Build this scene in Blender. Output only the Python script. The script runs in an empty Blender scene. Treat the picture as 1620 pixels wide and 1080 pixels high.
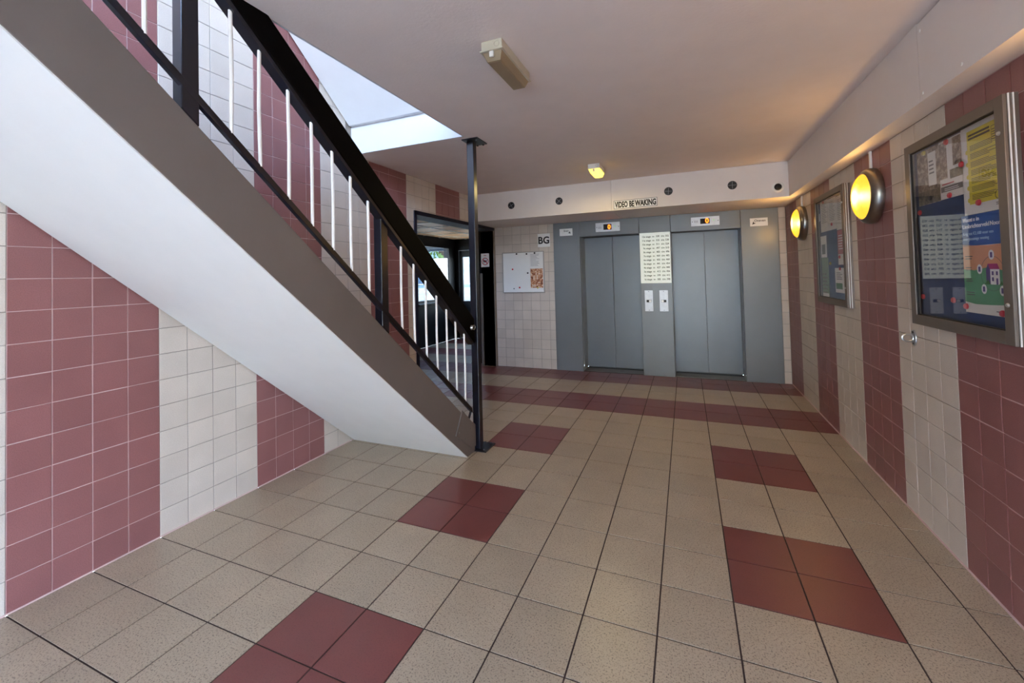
import bpy, bmesh, math, random
from mathutils import Vector, Matrix
random.seed(7)
SC = bpy.context.scene
COL = SC.collection
PI = math.pi

# ------------------------------------------------------------------ camera
CAM_F, CAM_CY = 667.69, 419.2
CAM_YAW, CAM_PITCH, CAM_ROLL = 0.3894, 0.0243, -0.0262
CAM_POS = Vector((1.0538, -2.7017, 1.4563))
_cy, _sy, _cp, _sp = math.cos(CAM_YAW), math.sin(CAM_YAW), math.cos(CAM_PITCH), math.sin(CAM_PITCH)
_F = Vector((-_sy*_cp, _cy*_cp, _sp)); _R = Vector((_cy, _sy, 0)); _U = _R.cross(_F)
_cr, _sr = math.cos(CAM_ROLL), math.sin(CAM_ROLL)
_R2 = _cr*_R + _sr*_U; _U2 = -_sr*_R + _cr*_U
cam_d = bpy.data.cameras.new('camera'); cam = bpy.data.objects.new('camera', cam_d); COL.objects.link(cam)
cam_d.sensor_fit = 'HORIZONTAL'; cam_d.sensor_width = 36.0
cam_d.lens = CAM_F/1620*36; cam_d.shift_y = -(540-CAM_CY)/1620
cam_d.clip_start = 0.05; cam_d.clip_end = 300
cam.matrix_world = Matrix(((_R2.x, _U2.x, -_F.x, CAM_POS.x), (_R2.y, _U2.y, -_F.y, CAM_POS.y),
                           (_R2.z, _U2.z, -_F.z, CAM_POS.z), (0, 0, 0, 1)))
SC.camera = cam
def project(x, y, z):
    d = Vector((x, y, z)) - CAM_POS
    w = d.dot(_F)
    if w < 0.05: return None
    return (810 + CAM_F*d.dot(_R2)/w, CAM_CY - CAM_F*d.dot(_U2)/w, w)

# ------------------------------------------------------------------ sky, daylight, exposure
SC.view_settings.view_transform = 'Standard'; SC.view_settings.look = 'None'
SC.view_settings.gamma = 1.0; SC.view_settings.use_curve_mapping = False
SC.view_settings.exposure = 1.64
SKY = 12.0
world = bpy.data.worlds.new('sky'); SC.world = world; world.use_nodes = True
wn = world.node_tree.nodes; wl = world.node_tree.links; wn.clear()
w_out = wn.new('ShaderNodeOutputWorld'); w_bg = wn.new('ShaderNodeBackground')
w_tc = wn.new('ShaderNodeTexCoord'); w_sep = wn.new('ShaderNodeSeparateXYZ'); w_ramp = wn.new('ShaderNodeValToRGB')
wl.new(w_tc.outputs['Generated'], w_sep.inputs[0]); wl.new(w_sep.outputs['Z'], w_ramp.inputs[0])
w_ramp.color_ramp.elements[0].position = 0.0; w_ramp.color_ramp.elements[0].color = (0.70, 0.84, 1.0, 1)
w_ramp.color_ramp.elements[1].position = 0.55; w_ramp.color_ramp.elements[1].color = (0.32, 0.54, 1.0, 1)
wl.new(w_ramp.outputs[0], w_bg.inputs[0]); w_bg.inputs[1].default_value = SKY
wl.new(w_bg.outputs[0], w_out.inputs[0])
try:
    SC.cycles.diffuse_bounces = 6; SC.cycles.max_bounces = 14; SC.cycles.transparent_max_bounces = 16
    SC.cycles.use_denoising = True; SC.cycles.sample_clamp_indirect = 8
except Exception: pass
def portal(name, loc, size, rot):
    """marks a window opening so that sky light is sampled through it"""
    l = bpy.data.lights.new(name, 'AREA'); l.shape = 'RECTANGLE'; l.size, l.size_y = size
    l.cycles.is_portal = True
    o = bpy.data.objects.new(name, l); COL.objects.link(o); o.location = loc; o.rotation_euler = rot
XR = 2.25
YR = -5.4            # inner face of the glazed front, behind the camera
portal('window_daylight_lower', (0.9, YR-0.12, 1.25), (2.7, 2.5), (PI/2, 0, 0))
portal('window_daylight_upper', (0.22, YR-0.12, 4.15), (4.0, 2.4), (PI/2, 0, 0))
portal('window_added_gallery', (XR+.14, -4.65, 4.15), (2.4, 1.5), (0, PI/2, 0))
portal('window_daylight_right', (XR+.14, -4.75, 1.1), (2.1, .95), (0, PI/2, 0))
portal('window_daylight_side', (-4.2, 5.2, 1.54), (1.25, 1.2), (0, -PI/2, 0))
portal('window_daylight_door', (-3.54, 6.25, 1.4), (0.6, 1.05), (-PI/2, 0, 0))

# ------------------------------------------------------------------ main dimensions (metres)
XL, XR, YB, ZC = -1.8, 2.25, 3.55, 2.62       # left wall, right wall, lift wall, ceiling
Z2 = 2.88                                     # upper floor level
ZTOP = 5.5
TF, TW = 0.30, 0.15                           # floor tile, wall tile
SL = 0.86                                     # stair pitch
SX0, SX1 = -1.785, -0.62                     # stair flight between
OPY = 0.38; OPX = -0.61                       # stairwell opening edges
DY0, DY1, DZ, DX = 1.33, 3.5, 2.185, -2.045   # passage in the left wall
VX, VY, VZ = -4.03, 6.1, 2.34                 # porch: west wall, north wall, ceiling
BY, BZ = 2.67, 2.235                          # downstand over the lifts
RX = 2.125                                    # face of the long downstand on the right

# ------------------------------------------------------------------ materials
MATS = {}
def lin(c):
    c = c/255.0
    return c/12.92 if c <= 0.04045 else ((c+0.055)/1.055)**2.4
def rgb(r, g, b): return (lin(r), lin(g), lin(b), 1)
def new_mat(name):
    m = bpy.data.materials.new(name); m.use_nodes = True; MATS[name] = m
    return m, m.node_tree.nodes, m.node_tree.links, m.node_tree.nodes['Principled BSDF']
def mat(name, col, rough=0.5, metal=0.0, spec=0.5, var=0.06, scale=6.0, bump=0.0, bscale=60.0, coat=0.0):
    m, n, l, b = new_mat(name)
    b.inputs['Roughness'].default_value = rough; b.inputs['Metallic'].default_value = metal
    b.inputs['Specular IOR Level'].default_value = spec; b.inputs['Coat Weight'].default_value = coat
    geo = n.new('ShaderNodeNewGeometry')
    nz = n.new('ShaderNodeTexNoise'); nz.inputs['Scale'].default_value = scale; nz.inputs['Detail'].default_value = 4
    l.new(geo.outputs['Position'], nz.inputs['Vector'])
    r = n.new('ShaderNodeValToRGB')
    c = rgb(*col)
    r.color_ramp.elements[0].position = 0.3; r.color_ramp.elements[1].position = 0.7
    r.color_ramp.elements[0].color = tuple(x*(1-var) for x in c[:3])+(1,)
    r.color_ramp.elements[1].color = tuple(min(1, x*(1+var)) for x in c[:3])+(1,)
    l.new(nz.outputs[0], r.inputs[0]); l.new(r.outputs[0], b.inputs['Base Color'])
    if bump:
        n2 = n.new('ShaderNodeTexNoise'); n2.inputs['Scale'].default_value = bscale; n2.inputs['Detail'].default_value = 5
        l.new(geo.outputs['Position'], n2.inputs['Vector'])
        bp = n.new('ShaderNodeBump'); bp.inputs['Strength'].default_value = bump; bp.inputs['Distance'].default_value = 0.01
        l.new(n2.outputs[0], bp.inputs['Height']); l.new(bp.outputs[0], b.inputs['Normal'])
    return m
def tile_mat(name, col, speck, rough, speck_scale, speck_w, amount):
    """fired tile: base colour that differs a little from tile to tile, fine specks"""
    m, n, l, b = new_mat(name)
    b.inputs['Roughness'].default_value = rough
    geo = n.new('ShaderNodeNewGeometry'); oi = n.new('ShaderNodeObjectInfo')
    n1 = n.new('ShaderNodeTexNoise'); n1.inputs['Scale'].default_value = speck_scale; n1.inputs['Detail'].default_value = 3
    n1.inputs['Roughness'].default_value = 0.75
    l.new(geo.outputs['Position'], n1.inputs['Vector'])
    r1 = n.new('ShaderNodeValToRGB'); e = r1.color_ramp.elements
    e[0].position = speck_w; e[0].color = (1, 1, 1, 1); e[1].position = speck_w+0.10; e[1].color = (0, 0, 0, 1)
    l.new(n1.outputs[0], r1.inputs[0])
    mul = n.new('ShaderNodeMath'); mul.operation = 'MULTIPLY'; mul.inputs[1].default_value = amount
    l.new(r1.outputs[0], mul.inputs[0])
    n2 = n.new('ShaderNodeTexNoise'); n2.inputs['Scale'].default_value = 5; n2.inputs['Detail'].default_value = 3
    l.new(geo.outputs['Position'], n2.inputs['Vector'])
    c = rgb(*col)
    r2 = n.new('ShaderNodeValToRGB')
    r2.color_ramp.elements[0].position = .3; r2.color_ramp.elements[1].position = .7
    r2.color_ramp.elements[0].color = tuple(x*.94 for x in c[:3])+(1,); r2.color_ramp.elements[1].color = tuple(x*1.05 for x in c[:3])+(1,)
    l.new(n2.outputs[0], r2.inputs[0])
    mx = n.new('ShaderNodeMixRGB'); l.new(mul.outputs[0], mx.inputs[0]); l.new(r2.outputs[0], mx.inputs[1]); mx.inputs[2].default_value = rgb(*speck)
    hsv = n.new('ShaderNodeHueSaturation')
    mr = n.new('ShaderNodeMapRange'); mr.inputs[3].default_value = 0.94; mr.inputs[4].default_value = 1.05
    l.new(oi.outputs['Random'], mr.inputs[0]); l.new(mr.outputs[0], hsv.inputs['Value']); l.new(mx.outputs[0], hsv.inputs['Color'])
    l.new(hsv.outputs[0], b.inputs['Base Color'])
    bp = n.new('ShaderNodeBump'); bp.inputs['Strength'].default_value = 0.06; bp.inputs['Distance'].default_value = 0.01
    l.new(n1.outputs[0], bp.inputs['Height']); l.new(bp.outputs[0], b.inputs['Normal'])
    return m
def emit_mat(name, col, strength):
    m, n, l, b = new_mat(name)
    b.inputs['Base Color'].default_value = rgb(*col); b.inputs['Emission Color'].default_value = rgb(*col)
    b.inputs['Emission Strength'].default_value = strength
    return m
def glass_mat(name, ior=1.5, tint=(1, 1, 1, 1), rough=0.0, boost=1.0):
    m, n, l, b = new_mat(name); n.remove(b)
    out = n['Material Output']; fr = n.new('ShaderNodeFresnel')
    ge = n.new('ShaderNodeNewGeometry'); mi_ = n.new('ShaderNodeMapRange')      # the same reflectance on both faces of the pane
    mi_.inputs[3].default_value = ior; mi_.inputs[4].default_value = 1/ior
    l.new(ge.outputs['Backfacing'], mi_.inputs[0]); l.new(mi_.outputs[0], fr.inputs[0])
    tr = n.new('ShaderNodeBsdfTransparent'); tr.inputs[0].default_value = tint
    gl = n.new('ShaderNodeBsdfGlossy'); gl.inputs['Roughness'].default_value = rough
    mu = n.new('ShaderNodeMath'); mu.operation = 'MULTIPLY'; mu.inputs[1].default_value = boost; mu.use_clamp = True
    l.new(fr.outputs[0], mu.inputs[0])
    mx = n.new('ShaderNodeMixShader'); l.new(mu.outputs[0], mx.inputs[0]); l.new(tr.outputs[0], mx.inputs[1]); l.new(gl.outputs[0], mx.inputs[2])
    l.new(mx.outputs[0], out.inputs[0])
    return m
def mosaic_mat(name, cols, scale, rough=0.5):
    """a printed picture too small to read: patches of its colours"""
    m, n, l, b = new_mat(name); b.inputs['Roughness'].default_value = rough
    geo = n.new('ShaderNodeNewGeometry'); nz = n.new('ShaderNodeTexNoise')
    nz.inputs['Scale'].default_value = scale; nz.inputs['Detail'].default_value = 6; nz.inputs['Roughness'].default_value = .7
    l.new(geo.outputs['Position'], nz.inputs['Vector'])
    r = n.new('ShaderNodeValToRGB'); r.color_ramp.interpolation = 'LINEAR'
    while len(r.color_ramp.elements) < len(cols): r.color_ramp.elements.new(0.5)
    for i, c in enumerate(cols):
        r.color_ramp.elements[i].position = 0.30+0.42*i/(len(cols)-1); r.color_ramp.elements[i].color = rgb(*c)
    l.new(nz.outputs[0], r.inputs[0]); l.new(r.outputs[0], b.inputs['Base Color'])
    return m

tile_mat('floor_beige', (172, 155, 133), (92, 78, 68), 0.30, 150, 0.37, 0.9)
tile_mat('floor_red', (118, 64, 60), (80, 40, 40), 0.30, 190, 0.36, 0.5)
tile_mat('wall_cream', (212, 200, 189), (186, 174, 160), 0.36, 260, 0.42, 0.5)
tile_mat('wall_red', (147, 97, 95), (122, 79, 78), 0.36, 260, 0.42, 0.5)
mat('grout_floor', (58, 42, 38), 0.8); mat('grout_light', (205, 176, 172), 0.8); mat('grout_grey', (150, 140, 130), 0.8)
mat('ceiling_paint', (230, 217, 212), 0.75, var=.02, bump=.12, bscale=70)
mat('beam_paint', (230, 221, 216), 0.6, var=.015, bump=.04, bscale=90)
mat('soffit_white', (226, 225, 224), 0.6, var=.015, bump=.05, bscale=25)
mat('upper_white', (206, 208, 214), 0.7, var=.015, bump=.08, bscale=20)
mat('taupe', (112, 103, 98), 0.45, var=.03, bump=.03)
mat('black_steel', (9, 12, 25), 0.28, spec=.7, var=.1)
mat('black_board', (4, 4, 5), 0.55, spec=.06, var=.1)
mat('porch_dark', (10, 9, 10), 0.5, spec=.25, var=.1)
mat('reveal_dark', (12, 17, 42), 0.55, spec=.3, var=.05)
mat('white_rod', (246, 242, 238), 0.4, var=.05, scale=14)
mat('lift_grey', (112, 116, 120), 0.34, spec=.7, var=.02, metal=.1)
mat('lift_door', (112, 118, 126), 0.32, spec=.7, var=.02, metal=.1)
mat('lift_dark', (40, 42, 46), 0.5)
mat('sill_metal', (120, 116, 110), 0.4, metal=.8)
mat('aluminium', (176, 170, 162), 0.42, metal=.6, var=.04); mat('case_metal', (122, 112, 104), 0.48, metal=.5, var=.04)
mat('steel', (196, 196, 196), 0.30, metal=.95, var=.05)
mat('steel_soft', (206, 208, 212), 0.42, metal=.5, var=.06, scale=30)
mat('paper', (236, 234, 232), 0.6, var=.015); mat('sign_white', (240, 240, 238), 0.4, var=.01)
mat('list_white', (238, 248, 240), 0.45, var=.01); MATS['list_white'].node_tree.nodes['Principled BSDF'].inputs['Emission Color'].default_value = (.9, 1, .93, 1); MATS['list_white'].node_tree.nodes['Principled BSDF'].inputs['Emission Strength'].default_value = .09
mat('ink', (18, 18, 20), 0.6); mat('ink_soft', (90, 90, 96), 0.6); mat('ink_faint', (150, 150, 156), 0.6)
mat('felt_blue', (8, 44, 96), 0.9, var=.1, scale=300); mat('poster_blue', (18, 86, 172), 0.5)
mat('poster_yellow', (222, 206, 28), 0.5); mat('ink_olive', (78, 72, 14), 0.6)
mat('magnet_red', (204, 28, 48), 0.35); mat('magnet_dark', (40, 34, 38), 0.35); mat('magnet_yellow', (200, 180, 60), 0.35)
mat('sign_red', (190, 20, 50), 0.5); mat('peach', (226, 160, 120), 0.6); mat('sage', (90, 160, 120), 0.6); mat('leaf_green', (52, 120, 60), 0.6)
mat('magenta', (176, 24, 120), 0.5); mat('violet', (84, 60, 140), 0.5)
mat('poster_green', (110, 140, 100), 0.6); mat('poster_pink', (196, 110, 118), 0.6)
mat('plastic_beige', (196, 186, 164), 0.4); mat('plastic_white', (226, 222, 216), 0.4)
mat('diffuser_off', (146, 126, 98), 0.35, spec=.5); mat('white_print', (240, 240, 244), 0.5); mat('pale_blue', (170, 200, 232), 0.5)
mat('porch_ceiling', (226, 178, 132), 0.5); mat('porch_grid', (250, 246, 240), 0.4)
mat('concrete', (160, 152, 140), 0.9); mat('asphalt', (200, 178, 148), 0.9, bump=.2)
mat('bounce_cream', (236, 216, 184), 0.8); mat('facade_blue', (92, 114, 128), 0.7); mat('facade_window', (40, 66, 92), 0.2); mat('canopy_blue', (36, 54, 74), 0.5)
mat('bark', (62, 50, 38), 0.9); mat('foliage', (66, 88, 38), 0.8, var=.4); mat('block_white', (158, 162, 166), 0.8)
mat('grip_grey', (120, 116, 112), 0.5)
glass_mat('glass', 1.5); glass_mat('board_glass', 1.55); glass_mat('porch_glass', 1.5, (.70, .68, .64, 1))
mosaic_mat('collage', [(60, 40, 34), (150, 84, 50), (206, 150, 110), (236, 220, 200), (90, 96, 110), (200, 140, 40)], 26)
MATS['collage'].node_tree.nodes['Color Ramp'].color_ramp.interpolation = 'CONSTANT'
mosaic_mat('brown_print', [(34, 26, 22), (88, 66, 52), (140, 116, 96), (196, 182, 166), (104, 84, 70)], 34)
mosaic_mat('dark_print', [(20, 20, 16), (70, 62, 40), (120, 104, 80), (160, 150, 120)], 40)
emit_mat('digit_orange', (255, 96, 20), 2.2); emit_mat('dot_green', (80, 200, 60), 0.7)
# brushed lamp housing
mat('lamp_steel', (150, 144, 136), 0.28, metal=.95, var=.08, scale=40)
def lamp_glass(name, rim, core, k_rim, k_core, radius):
    """lit diffuser, brightest over the bulb behind its middle; lets the bulb's light through"""
    m, n, l, b = new_mat(name); n.remove(b); out = n['Material Output']
    tc = n.new('ShaderNodeTexCoord'); ln = n.new('ShaderNodeVectorMath'); ln.operation = 'LENGTH'
    mp = n.new('ShaderNodeMapping'); mp.inputs['Scale'].default_value = (0, 1, 1)
    l.new(tc.outputs['Object'], mp.inputs[0]); l.new(mp.outputs[0], ln.inputs[0])
    mr = n.new('ShaderNodeMapRange'); mr.interpolation_type = 'SMOOTHSTEP'
    mr.inputs[1].default_value = 0.015; mr.inputs[2].default_value = radius; mr.inputs[3].default_value = 1; mr.inputs[4].default_value = 0
    l.new(ln.outputs['Value'], mr.inputs[0])
    mc = n.new('ShaderNodeMixRGB'); mc.inputs[1].default_value = rgb(*rim); mc.inputs[2].default_value = rgb(*core); l.new(mr.outputs[0], mc.inputs[0])
    ms = n.new('ShaderNodeMapRange'); ms.inputs[3].default_value = k_rim; ms.inputs[4].default_value = k_core; l.new(mr.outputs[0], ms.inputs[0])
    em = n.new('ShaderNodeEmission'); l.new(mc.outputs[0], em.inputs[0]); l.new(ms.outputs[0], em.inputs[1])
    tr = n.new('ShaderNodeBsdfTransparent'); tr.inputs[0].default_value = (.5, .42, .25, 1)
    ad = n.new('ShaderNodeAddShader'); l.new(em.outputs[0], ad.inputs[0]); l.new(tr.outputs[0], ad.inputs[1]); l.new(ad.outputs[0], out.inputs[0])
    return m
lamp_glass('dome_lit', (255, 172, 40), (255, 216, 120), 0.5, 2.4, 0.10)
emit_mat('tube_lit', (255, 214, 70), 1.6)

# ------------------------------------------------------------------ mesh helpers
class MB:
    def __init__(self): self.v = []; self.f = []; self.mi = []
    def quadbox(self, pts, mi=0):
        """8 points: bottom loop then top loop"""
        b = len(self.v); self.v += [tuple(p) for p in pts]
        for q in ((3, 2, 1, 0), (4, 5, 6, 7), (0, 1, 5, 4), (1, 2, 6, 5), (2, 3, 7, 6), (3, 0, 4, 7)):
            self.f.append(tuple(b+i for i in q)); self.mi.append(mi)
        return self
    def box(self, x0, x1, y0, y1, z0, z1, mi=0):
        return self.quadbox([(x0, y0, z0), (x1, y0, z0), (x1, y1, z0), (x0, y1, z0), (x0, y0, z1), (x1, y0, z1), (x1, y1, z1), (x0, y1, z1)], mi)
    def poly(self, pts, mi=0):
        b = len(self.v); self.v += [tuple(p) for p in pts]; self.f.append(tuple(range(b, b+len(pts)))); self.mi.append(mi); return self
    def prism(self, pts, vec, mi=0):
        n = len(pts); b = len(self.v); vec = Vector(vec)
        self.v += [tuple(p) for p in pts] + [tuple(Vector(p)+vec) for p in pts]
        self.f.append(tuple(b+i for i in reversed(range(n)))); self.f.append(tuple(b+n+i for i in range(n))); self.mi += [mi, mi]
        for i in range(n):
            j = (i+1) % n; self.f.append((b+i, b+j, b+n+j, b+n+i)); self.mi.append(mi)
        return self
    def lathe(self, prof, origin, axis, seg=32, mi=0, close=True):
        """prof: (radius, height along axis)"""
        a = Vector(axis).normalized(); t = Vector((0, 0, 1)) if abs(a.z) < .9 else Vector((1, 0, 0))
        e1 = a.cross(t).normalized(); e2 = a.cross(e1); o = Vector(origin); rings = []
        for r, h in prof:
            b = len(self.v)
            if r < 1e-6: self.v.append(tuple(o+a*h)); rings.append([b])
            else:
                for k in range(seg):
                    th = 2*PI*k/seg; self.v.append(tuple(o+a*h+(e1*math.cos(th)+e2*math.sin(th))*r))
                rings.append([b+k for k in range(seg)])
        for A, B in zip(rings, rings[1:]):
            for k in range(seg):
                j = (k+1) % seg
                if len(A) == 1 and len(B) == 1: continue
                if len(A) == 1: self.f.append((A[0], B[k], B[j]))
                elif len(B) == 1: self.f.append((A[k], B[0], A[j]))
                else: self.f.append((A[k], B[k], B[j], A[j]))
                self.mi.append(mi)
        return self
    def tube(self, pts, r, seg=10, closed=False, mi=0):
        pts = [Vector(p) for p in pts]; n = len(pts); rings = []
        up = None
        for i, p in enumerate(pts):
            if closed: d = pts[(i+1) % n]-pts[i-1]
            else: d = pts[min(i+1, n-1)]-pts[max(i-1, 0)]
            d.normalize()
            if up is None: up = Vector((0, 0, 1)) if abs(d.z) < .9 else Vector((1, 0, 0))
            e1 = d.cross(up).normalized(); e2 = e1.cross(d); up = e2
            b = len(self.v)
            for k in range(seg):
                th = 2*PI*k/seg; self.v.append(tuple(p+(e1*math.cos(th)+e2*math.sin(th))*r))
            rings.append([b+k for k in range(seg)])
        pairs = list(zip(rings, rings[1:]+rings[:1])) if closed else list(zip(rings, rings[1:]))
        for A, B in pairs:
            for k in range(seg):
                j = (k+1) % seg; self.f.append((A[k], A[j], B[j], B[k])); self.mi.append(mi)
        if not closed:
            self.f.append(tuple(reversed(rings[0]))); self.f.append(tuple(rings[-1])); self.mi += [mi, mi]
        return self
    def add_mesh(self, me, fn, mi=0):
        b = len(self.v); self.v += [tuple(fn(v.co)) for v in me.vertices]
        for p in me.polygons: self.f.append(tuple(b+i for i in p.vertices)); self.mi.append(mi)
        return self

ORG = {}                                            # world origin of each object's local frame
def mesh_from(name, mb, mats, org, bevel=0, smooth=False):
    me = bpy.data.meshes.new(name)
    me.from_pydata([(x-org[0], y-org[1], z-org[2]) for x, y, z in mb.v], [], mb.f)
    for m in (mats if isinstance(mats, (list, tuple)) else [mats]): me.materials.append(MATS[m])
    me.polygons.foreach_set('material_index', mb.mi)
    bm = bmesh.new(); bm.from_mesh(me)
    bmesh.ops.recalc_face_normals(bm, faces=bm.faces)
    if bevel:
        ed = [e for e in bm.edges if len(e.link_faces) == 2 and e.calc_face_angle() > 0.6]
        bmesh.ops.bevel(bm, geom=ed, offset=bevel, segments=2, affect='EDGES', profile=.6, clamp_overlap=True)
    bm.to_mesh(me); bm.free()
    if smooth:
        for p in me.polygons: p.use_smooth = True
        try: me.set_sharp_from_angle(angle=math.radians(35))
        except Exception: pass
    return me
def obj(name, mb, mats, parent=None, bevel=0, smooth=False, org=None):
    """one mesh object; vertices are given in world coordinates"""
    if parent is not None: o_ = ORG[parent.name]
    elif org is not None: o_ = org
    else:
        xs, ys, zs = zip(*mb.v); o_ = ((min(xs)+max(xs))/2, (min(ys)+max(ys))/2, min(zs))
    ob = bpy.data.objects.new(name, mesh_from(name, mb, mats, o_, bevel, smooth)); COL.objects.link(ob)
    if parent is not None: ob.parent = parent
    else: ob.location = o_
    ORG[ob.name] = o_
    return ob
def tag(o, label=None, cat=None, group=None, kind=None):
    if label: o['label'] = label
    if cat: o['category'] = cat
    if group: o['group'] = group
    if kind: o['kind'] = kind
    return o
def thing(name, label, cat, loc, group=None):
    o = bpy.data.objects.new(name, None); COL.objects.link(o); o.location = loc; o.empty_display_size = .1
    ORG[o.name] = tuple(loc)
    return tag(o, label, cat, group)
def struct(name, mb, mats, **k):
    return tag(obj(name, mb, mats, org=(0, 0, 0), **k), kind='structure')

class Plane:
    """a wall face with its own right (u), up (v) and outward (n) directions"""
    def __init__(s, o, u, v, n): s.o, s.u, s.v, s.n = Vector(o), Vector(u), Vector(v), Vector(n)
    def p(s, a, b, c=0): return s.o+s.u*a+s.v*b+s.n*c
    def box(s, mb, u0, u1, v0, v1, n0, n1, mi=0):
        return mb.quadbox([s.p(u0, v0, n0), s.p(u1, v0, n0), s.p(u1, v1, n0), s.p(u0, v1, n0), s.p(u0, v0, n1), s.p(u1, v0, n1), s.p(u1, v1, n1), s.p(u0, v1, n1)], mi)
    def shape(s, mb, pts, n0, n1, mi=0): return mb.prism([s.p(a, b, n0) for a, b in pts], s.n*(n1-n0), mi)
    def disc(s, mb, a, b, r, n0, n1, seg=20, mi=0, ry=None):
        ry = ry or r
        return s.shape(mb, [(a+r*math.cos(2*PI*k/seg), b+ry*math.sin(2*PI*k/seg)) for k in range(seg)], n0, n1, mi)
    def ring(s, mb, a, b, r0, r1, n0, n1, seg=24, mi=0):
        for k in range(seg):
            t0, t1 = 2*PI*k/seg, 2*PI*(k+1)/seg
            s.shape(mb, [(a+r0*math.cos(t0), b+r0*math.sin(t0)), (a+r1*math.cos(t0), b+r1*math.sin(t0)), (a+r1*math.cos(t1), b+r1*math.sin(t1)), (a+r0*math.cos(t1), b+r0*math.sin(t1))], n0, n1, mi)
        return mb
    def frame(s, mb, u0, u1, v0, v1, wl_, wr_, wb_, wt_, n0, n1, mi=0):
        s.box(mb, u0, u0+wl_, v0, v1, n0, n1, mi); s.box(mb, u1-wr_, u1, v0, v1, n0, n1, mi)
        s.box(mb, u0+wl_, u1-wr_, v0, v0+wb_, n0, n1, mi); s.box(mb, u0+wl_, u1-wr_, v1-wt_, v1, n0, n1, mi)
        return mb
    def text(s, mb, txt, u, v, size, n, align='LEFT', sx=1.0, bold=0.0, width=None, depth=.0006):
        """lettering; (u, v) is the baseline start (or centre)"""
        c = bpy.data.curves.new('t', 'FONT'); c.body = txt; c.size = size; c.align_x = 'LEFT'; c.extrude = depth; c.offset = bold*size; c.resolution_u = 3
        o = bpy.data.objects.new('t', c); me = bpy.data.meshes.new_from_object(o)
        bpy.data.objects.remove(o)
        xs = [q.co.x for q in me.vertices]
        if not xs: return mb
        x0, x1 = min(xs), max(xs)
        k = sx if width is None else width/(x1-x0)
        off = {'LEFT': -x0*k, 'CENTER': -(x0+x1)/2*k, 'RIGHT': -x1*k}[align]
        mb.add_mesh(me, lambda q: s.p(u+q.x*k+off, v+q.y, n+q.z))
        bpy.data.meshes.remove(me); bpy.data.curves.remove(c)
        return mb
P_BACK = Plane((0, YB, 0), (1, 0, 0), (0, 0, 1), (0, -1, 0))       # lift wall: u = x
P_BEAM = Plane((0, BY, 0), (1, 0, 0), (0, 0, 1), (0, -1, 0))
P_RIGHT = Plane((XR, 0, 0), (0, -1, 0), (0, 0, 1), (-1, 0, 0))     # u = -y
P_LEFT = Plane((XL, 0, 0), (0, 1, 0), (0, 0, 1), (1, 0, 0))        # u = y
P_REV = Plane((0, DY1, 0), (1, 0, 0), (0, 0, 1), (0, -1, 0))

# ------------------------------------------------------------------ tiles
TILE_CACHE = {}
def tile_data(w, h, t, plane_key, pl, m, ch=0.0012):
    """chamfered tile, 9 faces, centred on its own origin, shared between alike tiles"""
    key = (round(w, 4), round(h, 4), plane_key, m)
    if key in TILE_CACHE: return TILE_CACHE[key]
    me = bpy.data.meshes.new('tile'); u, v, n = pl
    a, b = w/2, h/2
    L = [[(-a, -b, -.004), (a, -b, -.004), (a, b, -.004), (-a, b, -.004)], [(-a, -b, t-ch), (a, -b, t-ch), (a, b, t-ch), (-a, b, t-ch)],
         [(-a+ch, -b+ch, t), (a-ch, -b+ch, t), (a-ch, b-ch, t), (-a+ch, b-ch, t)]]
    vs = [tuple(u*p[0]+v*p[1]+n*p[2]) for ring in L for p in ring]
    fs = [(8, 9, 10, 11)]
    for r in (0, 4):
        for k in range(4):
            j = (k+1) % 4; fs.append((r+k, r+j, r+4+j, r+4+k))
    me.from_pydata(vs, [], fs); me.materials.append(MATS[m]); TILE_CACHE[key] = me
    return me
def lay_tiles(parent, plane_key, o, u, v, n, cells, t, gap, limit=300, jitter=0.0, ch=.0012):
    """cells: (u0, u1, v0, v1, material, score). The highest scores become tiles of their own, the rest one field."""
    o, u, v, n = Vector(o), Vector(u), Vector(v), Vector(n)
    cells = sorted(cells, key=lambda c: -c[5])
    rest = {}
    for i, (u0, u1, v0, v1, m, sc) in enumerate(cells):
        c = o+u*((u0+u1)/2)+v*((v0+v1)/2)
        c = c+u*random.uniform(-jitter, jitter)+v*random.uniform(-jitter, jitter)+n*random.uniform(-1, 1)*jitter*.3
        me = tile_data(u1-u0-gap, v1-v0-gap, t, plane_key, (u, v, n), m, ch)
        if i < limit and sc > 0:
            ob = bpy.data.objects.new('tile', me); COL.objects.link(ob); ob.parent = parent
            ob.location = c - Vector(ORG[parent.name])
        else: rest.setdefault(m, []).append((me, c))
    if rest:
        mb = MB(); ms = list(rest)
        for k, m in enumerate(ms):
            for me, c in rest[m]: mb.add_mesh(me, lambda q, c=c: q+c, k)
        f = bpy.data.meshes.new('tile_field'); og = ORG[parent.name]
        f.from_pydata([(a-og[0], b-og[1], d-og[2]) for a, b, d in mb.v], [], mb.f); f.polygons.foreach_set('material_index', mb.mi)
        for m in ms: f.materials.append(MATS[m])
        ob = bpy.data.objects.new('tile_field', f); COL.objects.link(ob); ob.parent = parent; ob['kind'] = 'stuff'
def in_view_area(pts):
    q = [project(*p) for p in pts]
    if any(a is None for a in q): return 0
    xs = [a[0] for a in q]; ys = [a[1] for a in q]
    if max(xs) < 0 or min(xs) > 1620 or max(ys) < 0 or min(ys) > 1080: return 0
    A = 0
    for i in range(4):
        j = (i+1) % 4; A += xs[i]*ys[j]-xs[j]*ys[i]
    return abs(A)/2
def stair_low(y): return SL*(0.325-y)
def stair_top(y): return SL*(0.69-y)
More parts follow.
